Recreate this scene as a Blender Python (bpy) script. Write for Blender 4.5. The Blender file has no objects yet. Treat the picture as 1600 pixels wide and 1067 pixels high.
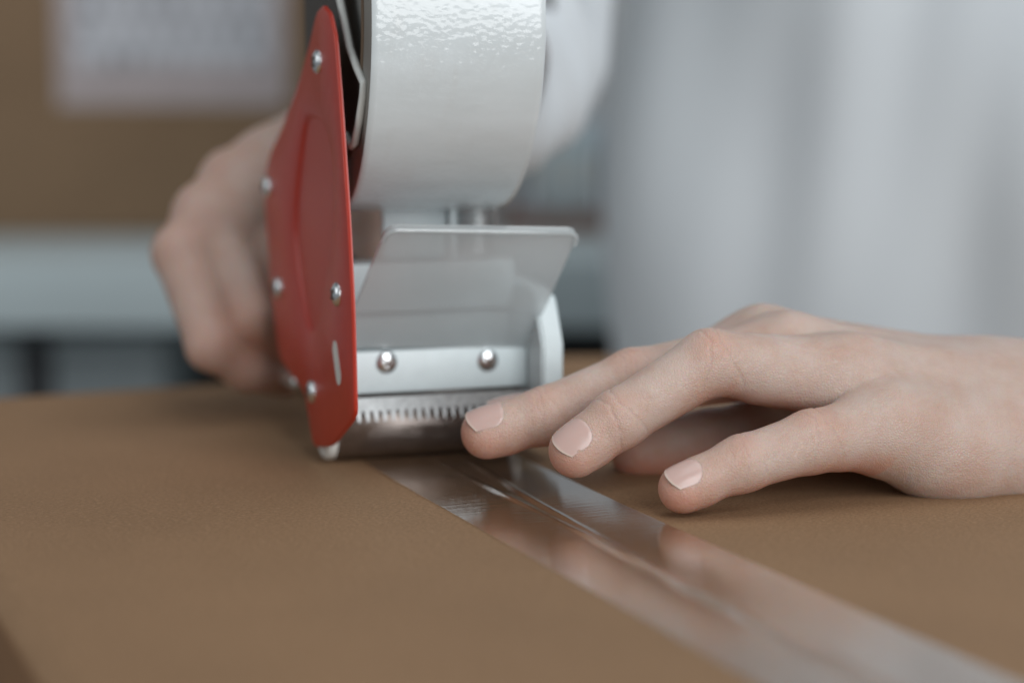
import bpy, bmesh, math, random
import numpy as np
from mathutils import Vector, Matrix
random.seed(4); rng = np.random.default_rng(4)

# ------------------------------------------------------------------ camera
sc = bpy.context.scene
COL = sc.collection
FPX = 3200.0                                  # focal length in pixels of a 1600 px wide frame
TH = math.atan(424 / FPX)                     # downward tilt
HCAM = 105.0                                  # camera height over the box top, mm
cam_d = bpy.data.cameras.new('camera'); cam = bpy.data.objects.new('camera', cam_d); COL.objects.link(cam)
cam.location = (0, 0, HCAM / 1000); cam.rotation_euler = (math.pi / 2 - TH, 0, 0)
cam_d.sensor_width = 36; cam_d.lens = 72.0; cam_d.clip_start = 0.02; cam_d.clip_end = 60
cam_d.dof.use_dof = True; cam_d.dof.focus_distance = 0.492; cam_d.dof.aperture_fstop = 5.0
sc.camera = cam
# ------------------------------------------------------------------ world, lamps, exposure
w = bpy.data.worlds.new('World'); sc.world = w; w.use_nodes = True
w.node_tree.nodes['Background'].inputs[0].default_value = (0.66, 0.72, 0.77, 1)
w.node_tree.nodes['Background'].inputs[1].default_value = 0.28
sc.view_settings.view_transform = 'Standard'; sc.view_settings.look = 'None'
sc.view_settings.exposure = 0.0; sc.view_settings.gamma = 1.0
def area(name, loc, target, sx, sy, power, col):
    l = bpy.data.lights.new(name, 'AREA'); l.shape = 'RECTANGLE'; l.size = sx; l.size_y = sy; l.energy = power; l.color = col
    o = bpy.data.objects.new(name, l); COL.objects.link(o); o.location = loc
    o.rotation_euler = (Vector(target) - Vector(loc)).to_track_quat('-Z', 'Y').to_euler(); return o
area('window_light', (0.85, -1.10, 0.80), (0.05, 0.6, 0.08), 1.2, 1.8, 33, (0.97, 0.99, 1.0))
area('left_window_light', (-1.7, 0.1, 0.75), (-0.05, 0.6, 0.08), 1.2, 1.1, 6, (0.95, 0.99, 1.0))
area('ceiling_light', (0.35, 0.55, 1.7), (0.05, 0.6, 0.0), 1.5, 1.2, 8.0, (0.95, 0.98, 1.0))
sc.cycles.use_denoising = True
sc.cycles.max_bounces = 10; sc.cycles.transparent_max_bounces = 12

# ------------------------------------------------------------------ helpers
MM = 0.001
Fv = np.array([0, math.cos(TH), -math.sin(TH)]); Uv = np.array([0, math.sin(TH), math.cos(TH)]); Rv = np.array([1., 0, 0])
C0 = np.array([0, 0, HCAM])
def ray(x, y): return Fv + Rv * (x - 800) / FPX + Uv * (533.5 - y) / FPX
def at(x, y, d): return C0 + d * ray(x, y)                       # point seen at (x, y), d mm deep
def onplane(x, y, p0, n):
    r = ray(x, y); return C0 + r * (np.dot(np.asarray(p0) - C0, n) / np.dot(r, n))
def link(name, me, mat=None, parent=None):
    o = bpy.data.objects.new(name, me); COL.objects.link(o)
    if mat:
        for m in (mat if isinstance(mat, (list, tuple)) else [mat]): me.materials.append(m)
    if parent: o.parent = parent
    return o
def mesh(name, verts, faces, mat=None, parent=None, smooth=False, scale=MM):
    me = bpy.data.meshes.new(name)
    me.from_pydata([tuple(float(c) * scale for c in v) for v in verts], [], [tuple(int(i) for i in f) for f in faces]); me.update()
    if smooth: me.polygons.foreach_set('use_smooth', [True] * len(me.polygons))
    return link(name, me, mat, parent)
def obj(name, bm, mat=None, parent=None, smooth=None):
    bmesh.ops.recalc_face_normals(bm, faces=bm.faces)
    for v in bm.verts: v.co *= MM
    me = bpy.data.meshes.new(name); bm.to_mesh(me); bm.free()
    if smooth is not None:
        me.polygons.foreach_set('use_smooth', [True] * len(me.polygons))
        me.set_sharp_from_angle(angle=math.radians(smooth))
    return link(name, me, mat, parent)
def empty(name, loc, rz=0):
    o = bpy.data.objects.new(name, None); o.empty_display_size = 0.02; COL.objects.link(o)
    o.location = [c * MM for c in loc]; o.rotation_euler = (0, 0, rz); return o
def tag(o, label=None, cat=None, group=None, kind=None):
    if label: o['label'] = label
    if cat: o['category'] = cat
    if group: o['group'] = group
    if kind: o['kind'] = kind
    return o
def add_box(bm, x0, x1, y0, y1, z0, z1, bev=0.0, seg=2):
    vs = [bm.verts.new((x, y, z)) for x in (x0, x1) for y in (y0, y1) for z in (z0, z1)]
    fs = [bm.faces.new([vs[i] for i in f]) for f in ((0, 1, 3, 2), (4, 6, 7, 5), (0, 4, 5, 1), (2, 3, 7, 6), (0, 2, 6, 4), (1, 5, 7, 3))]
    if bev:
        es = list({e for f in fs for e in f.edges})
        bmesh.ops.bevel(bm, geom=es, offset=bev, segments=seg, affect='EDGES', profile=0.5)
def box(name, dims, mat, parent=None, bev=0.0, smooth=40):
    bm = bmesh.new(); add_box(bm, *dims, bev=bev); return obj(name, bm, mat, parent, smooth)
def lathe(bm, prof, origin, axis, seg=48, closed=False):
    """prof: (radius, height) pairs turned about axis."""
    ax = Vector(axis).normalized(); s = ax.orthogonal().normalized(); t = ax.cross(s); o = Vector(origin)
    rings = []
    for r, h in prof:
        if r < 1e-6: rings.append([bm.verts.new(o + ax * h)])
        else: rings.append([bm.verts.new(o + ax * h + (s * math.cos(a) + t * math.sin(a)) * r) for a in [2 * math.pi * k / seg for k in range(seg)]])
    n = len(rings)
    for i in range(n if closed else n - 1):
        A, B = rings[i], rings[(i + 1) % n]
        for k in range(seg):
            k2 = (k + 1) % seg
            if len(A) == 1 and len(B) == 1: continue
            if len(A) == 1: bm.faces.new((A[0], B[k], B[k2]))
            elif len(B) == 1: bm.faces.new((A[k], B[0], A[k2]))
            else: bm.faces.new((A[k], B[k], B[k2], A[k2]))
def tube(bm, pts, r, seg=8):
    pts = [Vector(p) for p in pts]; rings = []
    up = None
    for i, p in enumerate(pts):
        d = (pts[min(i + 1, len(pts) - 1)] - pts[max(i - 1, 0)]).normalized()
        if up is None: up = d.orthogonal().normalized()
        up = (up - d * up.dot(d)).normalized(); sd = d.cross(up)
        rr = r[i] if isinstance(r, (list, tuple)) else r
        rings.append([bm.verts.new(p + (up * math.cos(a) + sd * math.sin(a)) * rr) for a in [2 * math.pi * k / seg for k in range(seg)]])
    for A, B in zip(rings, rings[1:]):
        for k in range(seg): bm.faces.new((A[k], B[k], B[(k + 1) % seg], A[(k + 1) % seg]))
    bm.faces.new(rings[0][::-1]); bm.faces.new(rings[-1])
def chaikin(p, n=2, keep=0.25):
    p = [np.array(q, float) for q in p]
    for _ in range(n):
        o = []
        for i in range(len(p)):
            a, b = p[i], p[(i + 1) % len(p)]
            o += [a * (1 - keep) + b * keep, a * keep + b * (1 - keep)]
        p = o
    return p

# ------------------------------------------------------------------ materials
def new_mat(name):
    m = bpy.data.materials.new(name); m.use_nodes = True
    nt = m.node_tree; return m, nt, nt.nodes['Principled BSDF']
def N(nt, t, **kw):
    n = nt.nodes.new(t)
    for k, v in kw.items():
        if k in n.inputs.keys(): n.inputs[k].default_value = v
        else: setattr(n, k, v)
    return n
def coords(nt, scale=(1, 1, 1), rot=(0, 0, 0), kind='Object'):
    tc = N(nt, 'ShaderNodeTexCoord'); mp = N(nt, 'ShaderNodeMapping'); mp.inputs['Scale'].default_value = scale; mp.inputs['Rotation'].default_value = rot
    nt.links.new(tc.outputs[kind], mp.inputs['Vector']); return mp.outputs['Vector']
def noise(nt, vec, scale, detail=3, rough=0.55):
    n = N(nt, 'ShaderNodeTexNoise'); n.inputs['Scale'].default_value = scale; n.inputs['Detail'].default_value = detail; n.inputs['Roughness'].default_value = rough
    nt.links.new(vec, n.inputs['Vector']); return n.outputs['Fac']
def ramp(nt, fac, stops):
    r = N(nt, 'ShaderNodeValToRGB'); e = r.color_ramp.elements
    while len(e) < len(stops): e.new(0.5)
    for el, (p, c) in zip(e, stops): el.position = p; el.color = (c if len(c) == 4 else (*c, 1))
    nt.links.new(fac, r.inputs['Fac']); return r.outputs['Color']
def mixc(nt, fac, a, b, mode='MIX'):
    m = N(nt, 'ShaderNodeMix'); m.data_type = 'RGBA'; m.blend_type = mode
    for s, v in ((m.inputs[0], fac), (m.inputs[6], a), (m.inputs[7], b)):
        if hasattr(v, 'is_output') or isinstance(v, bpy.types.NodeSocket): nt.links.new(v, s)
        else: s.default_value = v if not isinstance(v, tuple) or len(v) == 4 else (*v, 1)
    return m.outputs[2]
def bump(nt, b, h, strength, dist, normal=None):
    n = N(nt, 'ShaderNodeBump'); n.inputs['Strength'].default_value = strength; n.inputs['Distance'].default_value = dist
    nt.links.new(h, n.inputs['Height'])
    if normal: nt.links.new(normal, n.inputs['Normal'])
    if b: nt.links.new(n.outputs['Normal'], b.inputs['Normal'])
    return n.outputs['Normal']
def plain(name, col, rough=0.5, metal=0.0, spec=0.5, nscale=120, var=0.10, bmp=0.00004, coat=0.0):
    m, nt, b = new_mat(name); v = coords(nt)
    f = noise(nt, v, nscale, 4)
    c = ramp(nt, f, [(0.3, tuple(x * (1 - var) for x in col)), (0.7, tuple(min(1, x * (1 + var)) for x in col))])
    nt.links.new(c, b.inputs['Base Color']); b.inputs['Roughness'].default_value = rough; b.inputs['Metallic'].default_value = metal
    b.inputs['Specular IOR Level'].default_value = spec; b.inputs['Coat Weight'].default_value = coat; b.inputs['Coat Roughness'].default_value = 0.15
    if bmp: bump(nt, b, f, 0.5, bmp)
    return m
def cardboard(name, col):
    m, nt, b = new_mat(name)
    v = coords(nt, (1, 1, 1)); fib = coords(nt, (1100, 2300, 900)); fib2 = coords(nt, (620, 2600, 900))
    big = noise(nt, v, 14, 4); sp = noise(nt, fib, 1.0, 5, 0.7); sp2 = noise(nt, fib2, 1.0, 4, 0.65)
    flute = N(nt, 'ShaderNodeTexWave'); flute.wave_type = 'BANDS'; flute.bands_direction = 'Y'; flute.inputs['Scale'].default_value = 48; flute.inputs['Distortion'].default_value = 0.5
    nt.links.new(v, flute.inputs['Vector'])
    c = ramp(nt, big, [(0.3, tuple(x * 0.90 for x in col)), (0.7, tuple(x * 1.08 for x in col))])
    c = mixc(nt, ramp(nt, sp, [(0.36, (1, 1, 1)), (0.54, (0, 0, 0))]), c, tuple(x * 0.60 for x in col))
    c = mixc(nt, ramp(nt, sp2, [(0.54, (0, 0, 0)), (0.70, (0.8, 0.8, 0.8))]), c, tuple(min(1, x * y) for x, y in zip(col, (1.55, 1.65, 1.8))))
    nt.links.new(c, b.inputs['Base Color']); b.inputs['Roughness'].default_value = 0.70; b.inputs['Specular IOR Level'].default_value = 0.13
    n1 = bump(nt, None, flute.outputs['Color'], 0.25, 0.00008)
    bump(nt, b, mixc(nt, 0.5, sp, sp2), 0.5, 0.00006, n1)
    return m
M_card = cardboard('cardboard', (0.302, 0.183, 0.102))
M_cardside = cardboard('cardboard side', (0.27, 0.150, 0.078))
M_cardback = cardboard('cardboard dull', (0.27, 0.175, 0.105))
M_red = plain('red painted steel', (0.46, 0.032, 0.013), 0.36, spec=0.6, nscale=500, var=0.05, bmp=0.00003)
M_white = plain('white painted steel', (0.66, 0.745, 0.765), 0.36, spec=0.5, nscale=300, var=0.03)
M_steel = plain('brushed steel', (0.56, 0.57, 0.57), 0.34, metal=1.0, nscale=900, var=0.08)
M_chrome = plain('plated screw', (0.80, 0.82, 0.83), 0.24, metal=1.0, nscale=600, var=0.05)
M_blade = plain('dull blade steel', (0.40, 0.415, 0.42), 0.5, metal=1.0, nscale=700, var=0.15)
M_roller = plain('dark roller steel', (0.27, 0.23, 0.21), 0.30, metal=0.85, nscale=300, var=0.12)
M_plast = plain('white plastic', (0.70, 0.71, 0.68), 0.4)
M_dark = plain('dark handle plastic', (0.085, 0.048, 0.030), 0.5)
M_shadeplate = plain('shaded inner plate', (0.045, 0.035, 0.030), 0.5)  # shade on the plate's face, put into the base colour
M_grey = plain('grey plastic', (0.28, 0.28, 0.265), 0.5)
M_wallm = plain('dark wall paint', (0.05, 0.047, 0.045), 0.8, nscale=4, var=0.2, bmp=0)
M_shelf = plain('pale shelf laminate', (0.50, 0.575, 0.59), 0.4, nscale=8, var=0.04, bmp=0)

def skin_mat():
    m, nt, b = new_mat('skin'); v = coords(nt)
    at_ = N(nt, 'ShaderNodeAttribute'); at_.attribute_name = 'flush'
    mott = noise(nt, v, 90, 4, 0.6); mott2 = noise(nt, v, 380, 4, 0.65)
    base = mixc(nt, ramp(nt, mott, [(0.35, (0, 0, 0)), (0.68, (1, 1, 1))]), (0.57, 0.440, 0.378), (0.52, 0.350, 0.280))
    base = mixc(nt, ramp(nt, mott2, [(0.50, (0, 0, 0)), (0.80, (0.5, 0.5, 0.5))]), base, (0.60, 0.465, 0.40))
    c = mixc(nt, at_.outputs['Fac'], base, (0.60, 0.225, 0.135))
    nt.links.new(c, b.inputs['Base Color']); b.inputs['Roughness'].default_value = 0.42; b.inputs['Specular IOR Level'].default_value = 0.55
    b.inputs['Subsurface Weight'].default_value = 0.55; b.inputs['Subsurface Radius'].default_value = (1.0, 0.30, 0.13); b.inputs['Subsurface Scale'].default_value = 0.0030
    vo = N(nt, 'ShaderNodeTexVoronoi'); vo.feature = 'DISTANCE_TO_EDGE'; vo.inputs['Scale'].default_value = 1500; nt.links.new(v, vo.inputs['Vector'])
    n1 = bump(nt, None, ramp(nt, vo.outputs['Distance'], [(0.0, (0, 0, 0)), (0.25, (1, 1, 1))]), 0.5, 0.00018)
    bump(nt, b, noise(nt, v, 420, 4, 0.6), 0.5, 0.00035, n1)
    return m
def nail_mat():
    m, nt, b = new_mat('nail'); a = N(nt, 'ShaderNodeAttribute'); a.attribute_name = 'free_edge'
    c = mixc(nt, a.outputs['Fac'], (0.58, 0.400, 0.355), (0.66, 0.53, 0.45))
    nt.links.new(c, b.inputs['Base Color']); b.inputs['Roughness'].default_value = 0.27; b.inputs['Coat Weight'].default_value = 0.2; b.inputs['Coat Roughness'].default_value = 0.2
    b.inputs['Subsurface Weight'].default_value = 0.3; b.inputs['Subsurface Radius'].default_value = (1, 0.5, 0.4); b.inputs['Subsurface Scale'].default_value = 0.001
    return m
M_skin = skin_mat(); M_nail = nail_mat()
def film_mat():                                       # wound clear tape: milky, wrinkled, glossy
    m, nt, b = new_mat('wound clear tape'); v = coords(nt)
    band = noise(nt, coords(nt, (22, 75, 75)), 1.0, 3, 0.55); fl = noise(nt, coords(nt, (160, 60, 60)), 1.0, 3)
    c = ramp(nt, band, [(0.30, (0.61, 0.655, 0.665)), (0.70, (0.71, 0.765, 0.785))])
    c = mixc(nt, ramp(nt, fl, [(0.55, (0, 0, 0)), (0.8, (0.35, 0.35, 0.35))]), c, (0.60, 0.605, 0.59))
    nt.links.new(c, b.inputs['Base Color']); b.inputs['Roughness'].default_value = 0.34; b.inputs['Coat Weight'].default_value = 0.75; b.inputs['Coat IOR'].default_value = 1.55; b.inputs['Coat Roughness'].default_value = 0.10
    n1 = bump(nt, None, band, 0.35, 0.0005)
    vo = N(nt, 'ShaderNodeTexVoronoi'); vo.feature = 'SMOOTH_F1'; vo.inputs['Scale'].default_value = 900; nt.links.new(coords(nt, (0.6, 1, 1)), vo.inputs['Vector'])
    nn = bump(nt, None, mixc(nt, 0.40, vo.outputs['Distance'], noise(nt, v, 700, 2, 0.5)), 1.0, 0.00045, n1)
    nt.links.new(n1, b.inputs['Normal']); nt.links.new(nn, b.inputs['Coat Normal'])
    return m
M_film = film_mat()
M_rollside = plain('tape edge', (0.26, 0.25, 0.225), 0.45, nscale=40, var=0.06)
M_core = plain('cardboard core', (0.18, 0.12, 0.075), 0.8)
def film_reflect(nt, f0, faces, normal=None):
    """Schlick reflectance of a thin film, the same from both sides."""
    lw = N(nt, 'ShaderNodeLayerWeight'); lw.inputs['Blend'].default_value = 0.5
    if normal: nt.links.new(normal, lw.inputs['Normal'])
    def math_(op, a, b):
        m = N(nt, 'ShaderNodeMath', operation=op)
        for k, v in ((0, a), (1, b)):
            if isinstance(v, bpy.types.NodeSocket): nt.links.new(v, m.inputs[k])
            else: m.inputs[k].default_value = v
        return m.outputs[0]
    p = math_('POWER', lw.outputs['Facing'], 5.0); F = math_('ADD', math_('MULTIPLY', p, 1 - f0), f0)
    return math_('SUBTRACT', 1.0, math_('POWER', math_('SUBTRACT', 1.0, F), float(faces)))
def tape_mat():                                       # clear film stuck on cardboard
    m, nt, b = new_mat('clear packing tape'); out = nt.nodes['Material Output']
    tr = N(nt, 'ShaderNodeBsdfTransparent'); tr.inputs[0].default_value = (0.965, 0.95, 0.93, 1)
    gl = N(nt, 'ShaderNodeBsdfGlossy'); gl.inputs['Color'].default_value = (0.92, 0.93, 0.94, 1); gl.inputs['Roughness'].default_value = 0.07
    st = noise(nt, coords(nt, (70, 520, 70)), 1.0, 5, 0.65); st2 = noise(nt, coords(nt, (26, 14, 30)), 1.0, 2)
    n1 = bump(nt, None, st, 0.5, 0.00016); n2 = bump(nt, None, st2, 0.25, 0.0005, n1)
    nt.links.new(n2, gl.inputs['Normal'])
    mx = N(nt, 'ShaderNodeMixShader'); nt.links.new(film_reflect(nt, 0.05, 2.3, n2), mx.inputs[0]); nt.links.new(tr.outputs[0], mx.inputs[1]); nt.links.new(gl.outputs[0], mx.inputs[2])
    nt.links.new(mx.outputs[0], out.inputs['Surface']); nt.nodes.remove(b); return m
M_tape = tape_mat()
def flap_mat():                                       # clear plastic guard, slightly milky
    m, nt, b = new_mat('milky clear plastic'); out = nt.nodes['Material Output']
    b.inputs['Base Color'].default_value = (0.86, 0.90, 0.91, 1); b.inputs['Roughness'].default_value = 0.16; b.inputs['Specular IOR Level'].default_value = 0.7
    tr = N(nt, 'ShaderNodeBsdfTransparent'); tr.inputs[0].default_value = (0.93, 0.95, 0.95, 1)
    f = noise(nt, coords(nt), 60, 3); mr = N(nt, 'ShaderNodeMapRange'); mr.inputs[3].default_value = 0.47; mr.inputs[4].default_value = 0.53
    nt.links.new(f, mr.inputs[0])
    tl_ = N(nt, 'ShaderNodeBsdfTranslucent'); tl_.inputs[0].default_value = (0.88, 0.93, 0.95, 1); m2 = N(nt, 'ShaderNodeMixShader'); m2.inputs[0].default_value = 0.5
    nt.links.new(b.outputs[0], m2.inputs[1]); nt.links.new(tl_.outputs[0], m2.inputs[2])
    mx = N(nt, 'ShaderNodeMixShader'); nt.links.new(mr.outputs[0], mx.inputs[0]); nt.links.new(tr.outputs[0], mx.inputs[1]); nt.links.new(m2.outputs[0], mx.inputs[2])
    gl = N(nt, 'ShaderNodeBsdfGlossy'); gl.inputs['Roughness'].default_value = 0.06; m3 = N(nt, 'ShaderNodeMixShader'); nt.links.new(film_reflect(nt, 0.08, 1), m3.inputs[0]); nt.links.new(mx.outputs[0], m3.inputs[1]); nt.links.new(gl.outputs[0], m3.inputs[2])
    nt.links.new(m3.outputs[0], out.inputs['Surface']); return m
M_flap = flap_mat()
def shirt_mat():
    m, nt, b = new_mat('white cotton'); v = coords(nt)
    wv = noise(nt, coords(nt, (900, 900, 900)), 1.0, 2); big = noise(nt, v, 9, 3)
    c = ramp(nt, big, [(0.3, (0.63, 0.67, 0.705)), (0.7, (0.66, 0.70, 0.73))])
    nt.links.new(c, b.inputs['Base Color']); b.inputs['Roughness'].default_value = 0.85; b.inputs['Sheen Weight'].default_value = 0.2
    bump(nt, b, wv, 0.4, 0.0002); return m
M_shirt = shirt_mat()
def label_mat():                                      # printed address label: rows of small print
    m, nt, b = new_mat('printed label'); v = coords(nt)
    br = N(nt, 'ShaderNodeTexBrick'); br.inputs['Scale'].default_value = 1.0; br.inputs['Brick Width'].default_value = 0.014; br.inputs['Row Height'].default_value = 0.018
    br.inputs['Mortar Size'].default_value = 0.0030; br.inputs['Color1'].default_value = (0.04, 0.04, 0.045, 1); br.inputs['Color2'].default_value = (0.5, 0.5, 0.52, 1)
    br.inputs['Mortar'].default_value = (0.62, 0.62, 0.66, 1); br.inputs['Bias'].default_value = 0.1
    sw = N(nt, 'ShaderNodeMapping'); sw.inputs['Rotation'].default_value = (math.pi / 2, 0, 0); nt.links.new(v, sw.inputs['Vector'])
    nt.links.new(sw.outputs[0], br.inputs['Vector'])
    c = mixc(nt, ramp(nt, noise(nt, coords(nt, (160, 160, 160)), 1, 2), [(0.42, (0, 0, 0)), (0.58, (0.45, 0.45, 0.45))]), br.outputs['Color'], (0.60, 0.60, 0.64))
    nt.links.new(c, b.inputs['Base Color']); b.inputs['Roughness'].default_value = 0.4; return m

# ------------------------------------------------------------------ cardboard box being taped
BY = math.radians(22.5)
bx = empty('cardboard_box', (-17.5, 541, 0), BY)       # local x across the flaps, local y along the seam (away from camera)
tag(bx, 'brown cardboard box with closed top flaps and a strip of clear tape on the seam', 'box')
HALF, NEAR, FAR = 133.0, -330.0, 158.0
def flap(side):
    nx, ny = 56, 90; vs = []; fs = []; th = 4.0
    def zz(s, y):                                     # slight bow: corners of the far end lift
        f = max(0.0, (y - 20) / (FAR - 20))
        lift = (8.0 if side > 0 else 0.8) * f * f * (1 - 0.75 * s if side > 0 else (1 - s))
        fold = max(0.0, (s - 0.93) / 0.07)
        return lift - 3.2 * fold * fold - 0.25 * math.exp(-(s * HALF / 4.0) ** 2)
    for layer in (0, 1):
        for j in range(ny + 1):
            y = NEAR + (FAR - NEAR) * j / ny
            for i in range(nx + 1):
                s = i / nx; s = 1 - (1 - s) ** 1.6
                x = side * (0.06 + (HALF - 0.06) * s)
                vs.append((x, y, zz(s, y) - (th if layer else 0)))
    W = nx + 1; L = W * (ny + 1)
    for j in range(ny):
        for i in range(nx):
            a = j * W + i; q = (a, a + 1, a + 1 + W, a + W)
            fs.append(q if side > 0 else q[::-1]); fs.append(tuple(L + k for k in (q[::-1] if side > 0 else q)))
    for j in range(ny):
        for i, rev in ((0, 0), (nx, 1)):
            a = j * W + i; fs.append((a, a + W, a + W + L, a + L) if rev == 0 else (a, a + L, a + W + L, a + W))
    for i in range(nx):
        for j in (0, ny):
            a = j * W + i; fs.append((a, a + 1, a + 1 + L, a + L))
    return mesh('flap', vs, fs, M_card, bx, smooth=False)
for s in (-1, 1):
    f_ = flap(s)
    f_.data.polygons.foreach_set('use_smooth', [True] * len(f_.data.polygons)); f_.data.set_sharp_from_angle(angle=math.radians(45))
BOXH = 190
for nm, d in (('side_panel', (-HALF - 0.6, -HALF + 3.4, NEAR + 4, FAR - 4, -BOXH, -3.4)), ('side_panel', (HALF - 3.4, HALF + 0.6, NEAR + 4, FAR - 4, -BOXH, -3.4)),
              ('end_panel', (-HALF + 3.4, HALF - 3.4, NEAR + 4, NEAR + 8, -BOXH, -4.2)), ('end_panel', (-HALF + 3.4, HALF - 3.4, FAR - 8, FAR - 4, -BOXH, -4.2))):
    box(nm, d, M_cardside, bx, 0.8)
# ------------------------------------------------------------------ the tape strip on the seam
def tape_strip():
    W2 = 21.0; vs = []; fs = []; nx, ny = 64, 260; y0, y1 = NEAR + 2, 9.0
    rr = np.random.default_rng(8); ph = rr.uniform(0, 6.28, 8)
    for j in range(ny + 1):
        y = y0 + (y1 - y0) * j / ny
        for i in range(nx + 1):
            x = -W2 + 2 * W2 * i / nx
            crease = 0.62 * math.exp(-((x + 1.5 + 0.8 * math.sin(y * 0.05 + ph[0])) / 0.75) ** 2) * (0.55 + 0.45 * math.sin(y * 0.11 + ph[1]))
            crease += 0.40 * math.exp(-((x - 2.6 - 0.05 * (y + 60)) / 0.7) ** 2)
            wob = 0.10 * math.sin(y * 0.07 + x * 0.10 + ph[2]) + 0.05 * math.sin(y * 0.31 - x * 0.22 + ph[3]) + 0.12 * math.sin(x * 0.21 + ph[4] + y * 0.012)
            lift = max(0.0, (y + 60) / 69.0); side_ = 1.0; up = 0.7 * lift * lift * side_   # not yet pressed down next to the roller
            vs.append((x, y, 0.42 + crease + wob * 0.35 - 0.1 * math.exp(-(x / 5.5) ** 2) + up))
    for j in range(ny):
        for i in range(nx):
            a = j * (nx + 1) + i; fs.append((a, a + 1, a + nx + 2, a + nx + 1))
    o = mesh('tape_strip', vs, fs, M_tape, None, smooth=True)
    o.location = bx.location; o.rotation_euler = bx.rotation_euler
    tag(o, 'shiny clear tape strip stuck along the seam of the cardboard box, coming from the roller', 'tape'); return o
tape_strip()

# ------------------------------------------------------------------ tape dispenser
DY = math.radians(19)
A_ = np.array([math.cos(DY), math.sin(DY), 0]); T_ = np.array([-math.sin(DY), math.cos(DY), 0])
O2 = np.array([-24.83, 554.6, 0.0])
def loc(p): q = np.asarray(p) - O2; return np.array([q @ A_, q @ T_, q[2]])
def on_a(x, y, a): return loc(onplane(x, y, O2 + A_ * a, A_))
def on_t(x, y, t): return loc(onplane(x, y, O2 + T_ * t, T_))
dp = empty('tape_dispenser', O2, DY)
tag(dp, 'handheld tape dispenser with red side plate, white frame and serrated cutter, standing on the box', 'tape dispenser')
PA = -31.0
outline_px = [(503, 8), (514, 22), (522, 58), (530, 160), (542, 340), (549, 480), (552, 600), (553, 652), (516, 698), (489, 699), (482, 655), (475, 615), (436, 562), (428, 500), (419, 400), (411, 292), (420, 240), (440, 198), (465, 130), (482, 70), (493, 20)]
pocket_px = [(476, 172), (466, 230), (455, 340), (462, 430), (482, 532), (497, 512), (512, 420), (521, 345), (520, 250), (506, 185)]
OUT = chaikin([on_a(x, y, PA)[1:] for x, y in outline_px], 2, 0.13)
PIN = chaikin([on_a(x, y, PA)[1:] for x, y in pocket_px], 2, 0.22)
cpk = np.mean(PIN, axis=0)
def inset(poly, d):
    n = len(poly); o = []
    for i in range(n):
        e = poly[(i + 1) % n] - poly[i - 1]; nn = np.array([-e[1], e[0]]); nn /= np.linalg.norm(nn) + 1e-9
        if np.dot(cpk - poly[i], nn) < 0: nn = -nn
        o.append(poly[i] + nn * d)
    return o
def side_plate():
    bm = bmesh.new()
    def ring(poly, a): return [bm.verts.new((a, p[0], p[1])) for p in poly]
    def close(r): return [bm.edges.new((r[i], r[(i + 1) % len(r)])) for i in range(len(r))]
    def strip(r1, r2):
        for i in range(len(r1)):
            k = (i + 1) % len(r1); bm.faces.new((r1[i], r1[k], r2[k], r2[i]))
    cO = np.mean(OUT, axis=0)
    def inO(d):
        n = len(OUT); o = []
        for i in range(n):
            e = OUT[(i + 1) % n] - OUT[i - 1]; nn = np.array([-e[1], e[0]]); nn /= np.linalg.norm(nn) + 1e-9
            if np.dot(cO - OUT[i], nn) < 0: nn = -nn
            o.append(OUT[i] + nn * d)
        return o
    back = ring(OUT, PA + 1.1); edge = ring(OUT, PA + 0.6); e2 = ring(inO(0.25), PA + 0.25); front = ring(inO(0.8), PA)
    strip(back, edge); strip(edge, e2); strip(e2, front)
    r0 = ring(PIN, PA); r1 = ring(inset(PIN, 1.0), PA + 0.5); r2 = ring(inset(PIN, 4.4), PA + 3.8); r3 = ring(inset(PIN, 5.6), PA + 4.3)
    strip(r0, r1); strip(r1, r2); strip(r2, r3)
    bm.faces.new(r3)
    es = [e for e in (bm.edges.get((front[i], front[(i + 1) % len(front)])) for i in range(len(front)))] + [bm.edges.get((r0[i], r0[(i + 1) % len(r0)])) for i in range(len(r0))]
    bmesh.ops.triangle_fill(bm, use_beauty=True, use_dissolve=False, edges=es)
    b2 = ring(OUT, PA + 1.6); strip(back, b2) if False else None
    bm.faces.new(back)
    for v in b2: bm.verts.remove(v)
    return obj('side_plate', bm, M_red, dp, 38)
side_plate()
def screw(p, axis, r, mat, parent, name='screw', slot=True):
    """domed cross-head screw."""
    bm = bmesh.new(); ax = Vector(axis).normalized()
    prof = [(r * 1.02, -0.4), (r * 1.02, 0.25)] + [(r * math.cos(a), 0.25 + r * 0.40 * math.sin(a)) for a in (0.35, 0.7, 1.05, 1.3)] + [(0, 0.25 + r * 0.385)]
    lathe(bm, prof, p, axis, 24)
    bm.normal_update(); o = obj(name, bm, mat, parent, 50)
    if slot:
        s = ax.orthogonal().normalized(); t = ax.cross(s); c = Vector(p) + ax * (0.25 + r * 0.36)
        b2 = bmesh.new()
        for d, e in ((s, t), (t, s)):
            vs = [c + d * (i * r * 0.52) + e * (j * r * 0.11) + ax * (k * 0.16) for i in (-1, 1) for j in (-1, 1) for k in (-1, 1)]
            vv = [b2.verts.new(v) for v in vs]
            for f in ((0, 1, 3, 2), (4, 6, 7, 5), (0, 4, 5, 1), (2, 3, 7, 6), (0, 2, 6, 4), (1, 5, 7, 3)): b2.faces.new([vv[i] for i in f])
        obj('cross_recess', b2, M_dark, o)
    return o
for x, y in ((497, 97), (418, 293), (435, 450), (527, 460), (488, 612)):
    p = on_a(x, y, PA); screw((PA, p[1], p[2]), (-1, 0, 0), 3.1, M_chrome, dp)
p0, p1 = on_a(524, 548, PA), on_a(529, 586, PA)         # oblong hole with white frame behind it
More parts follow.
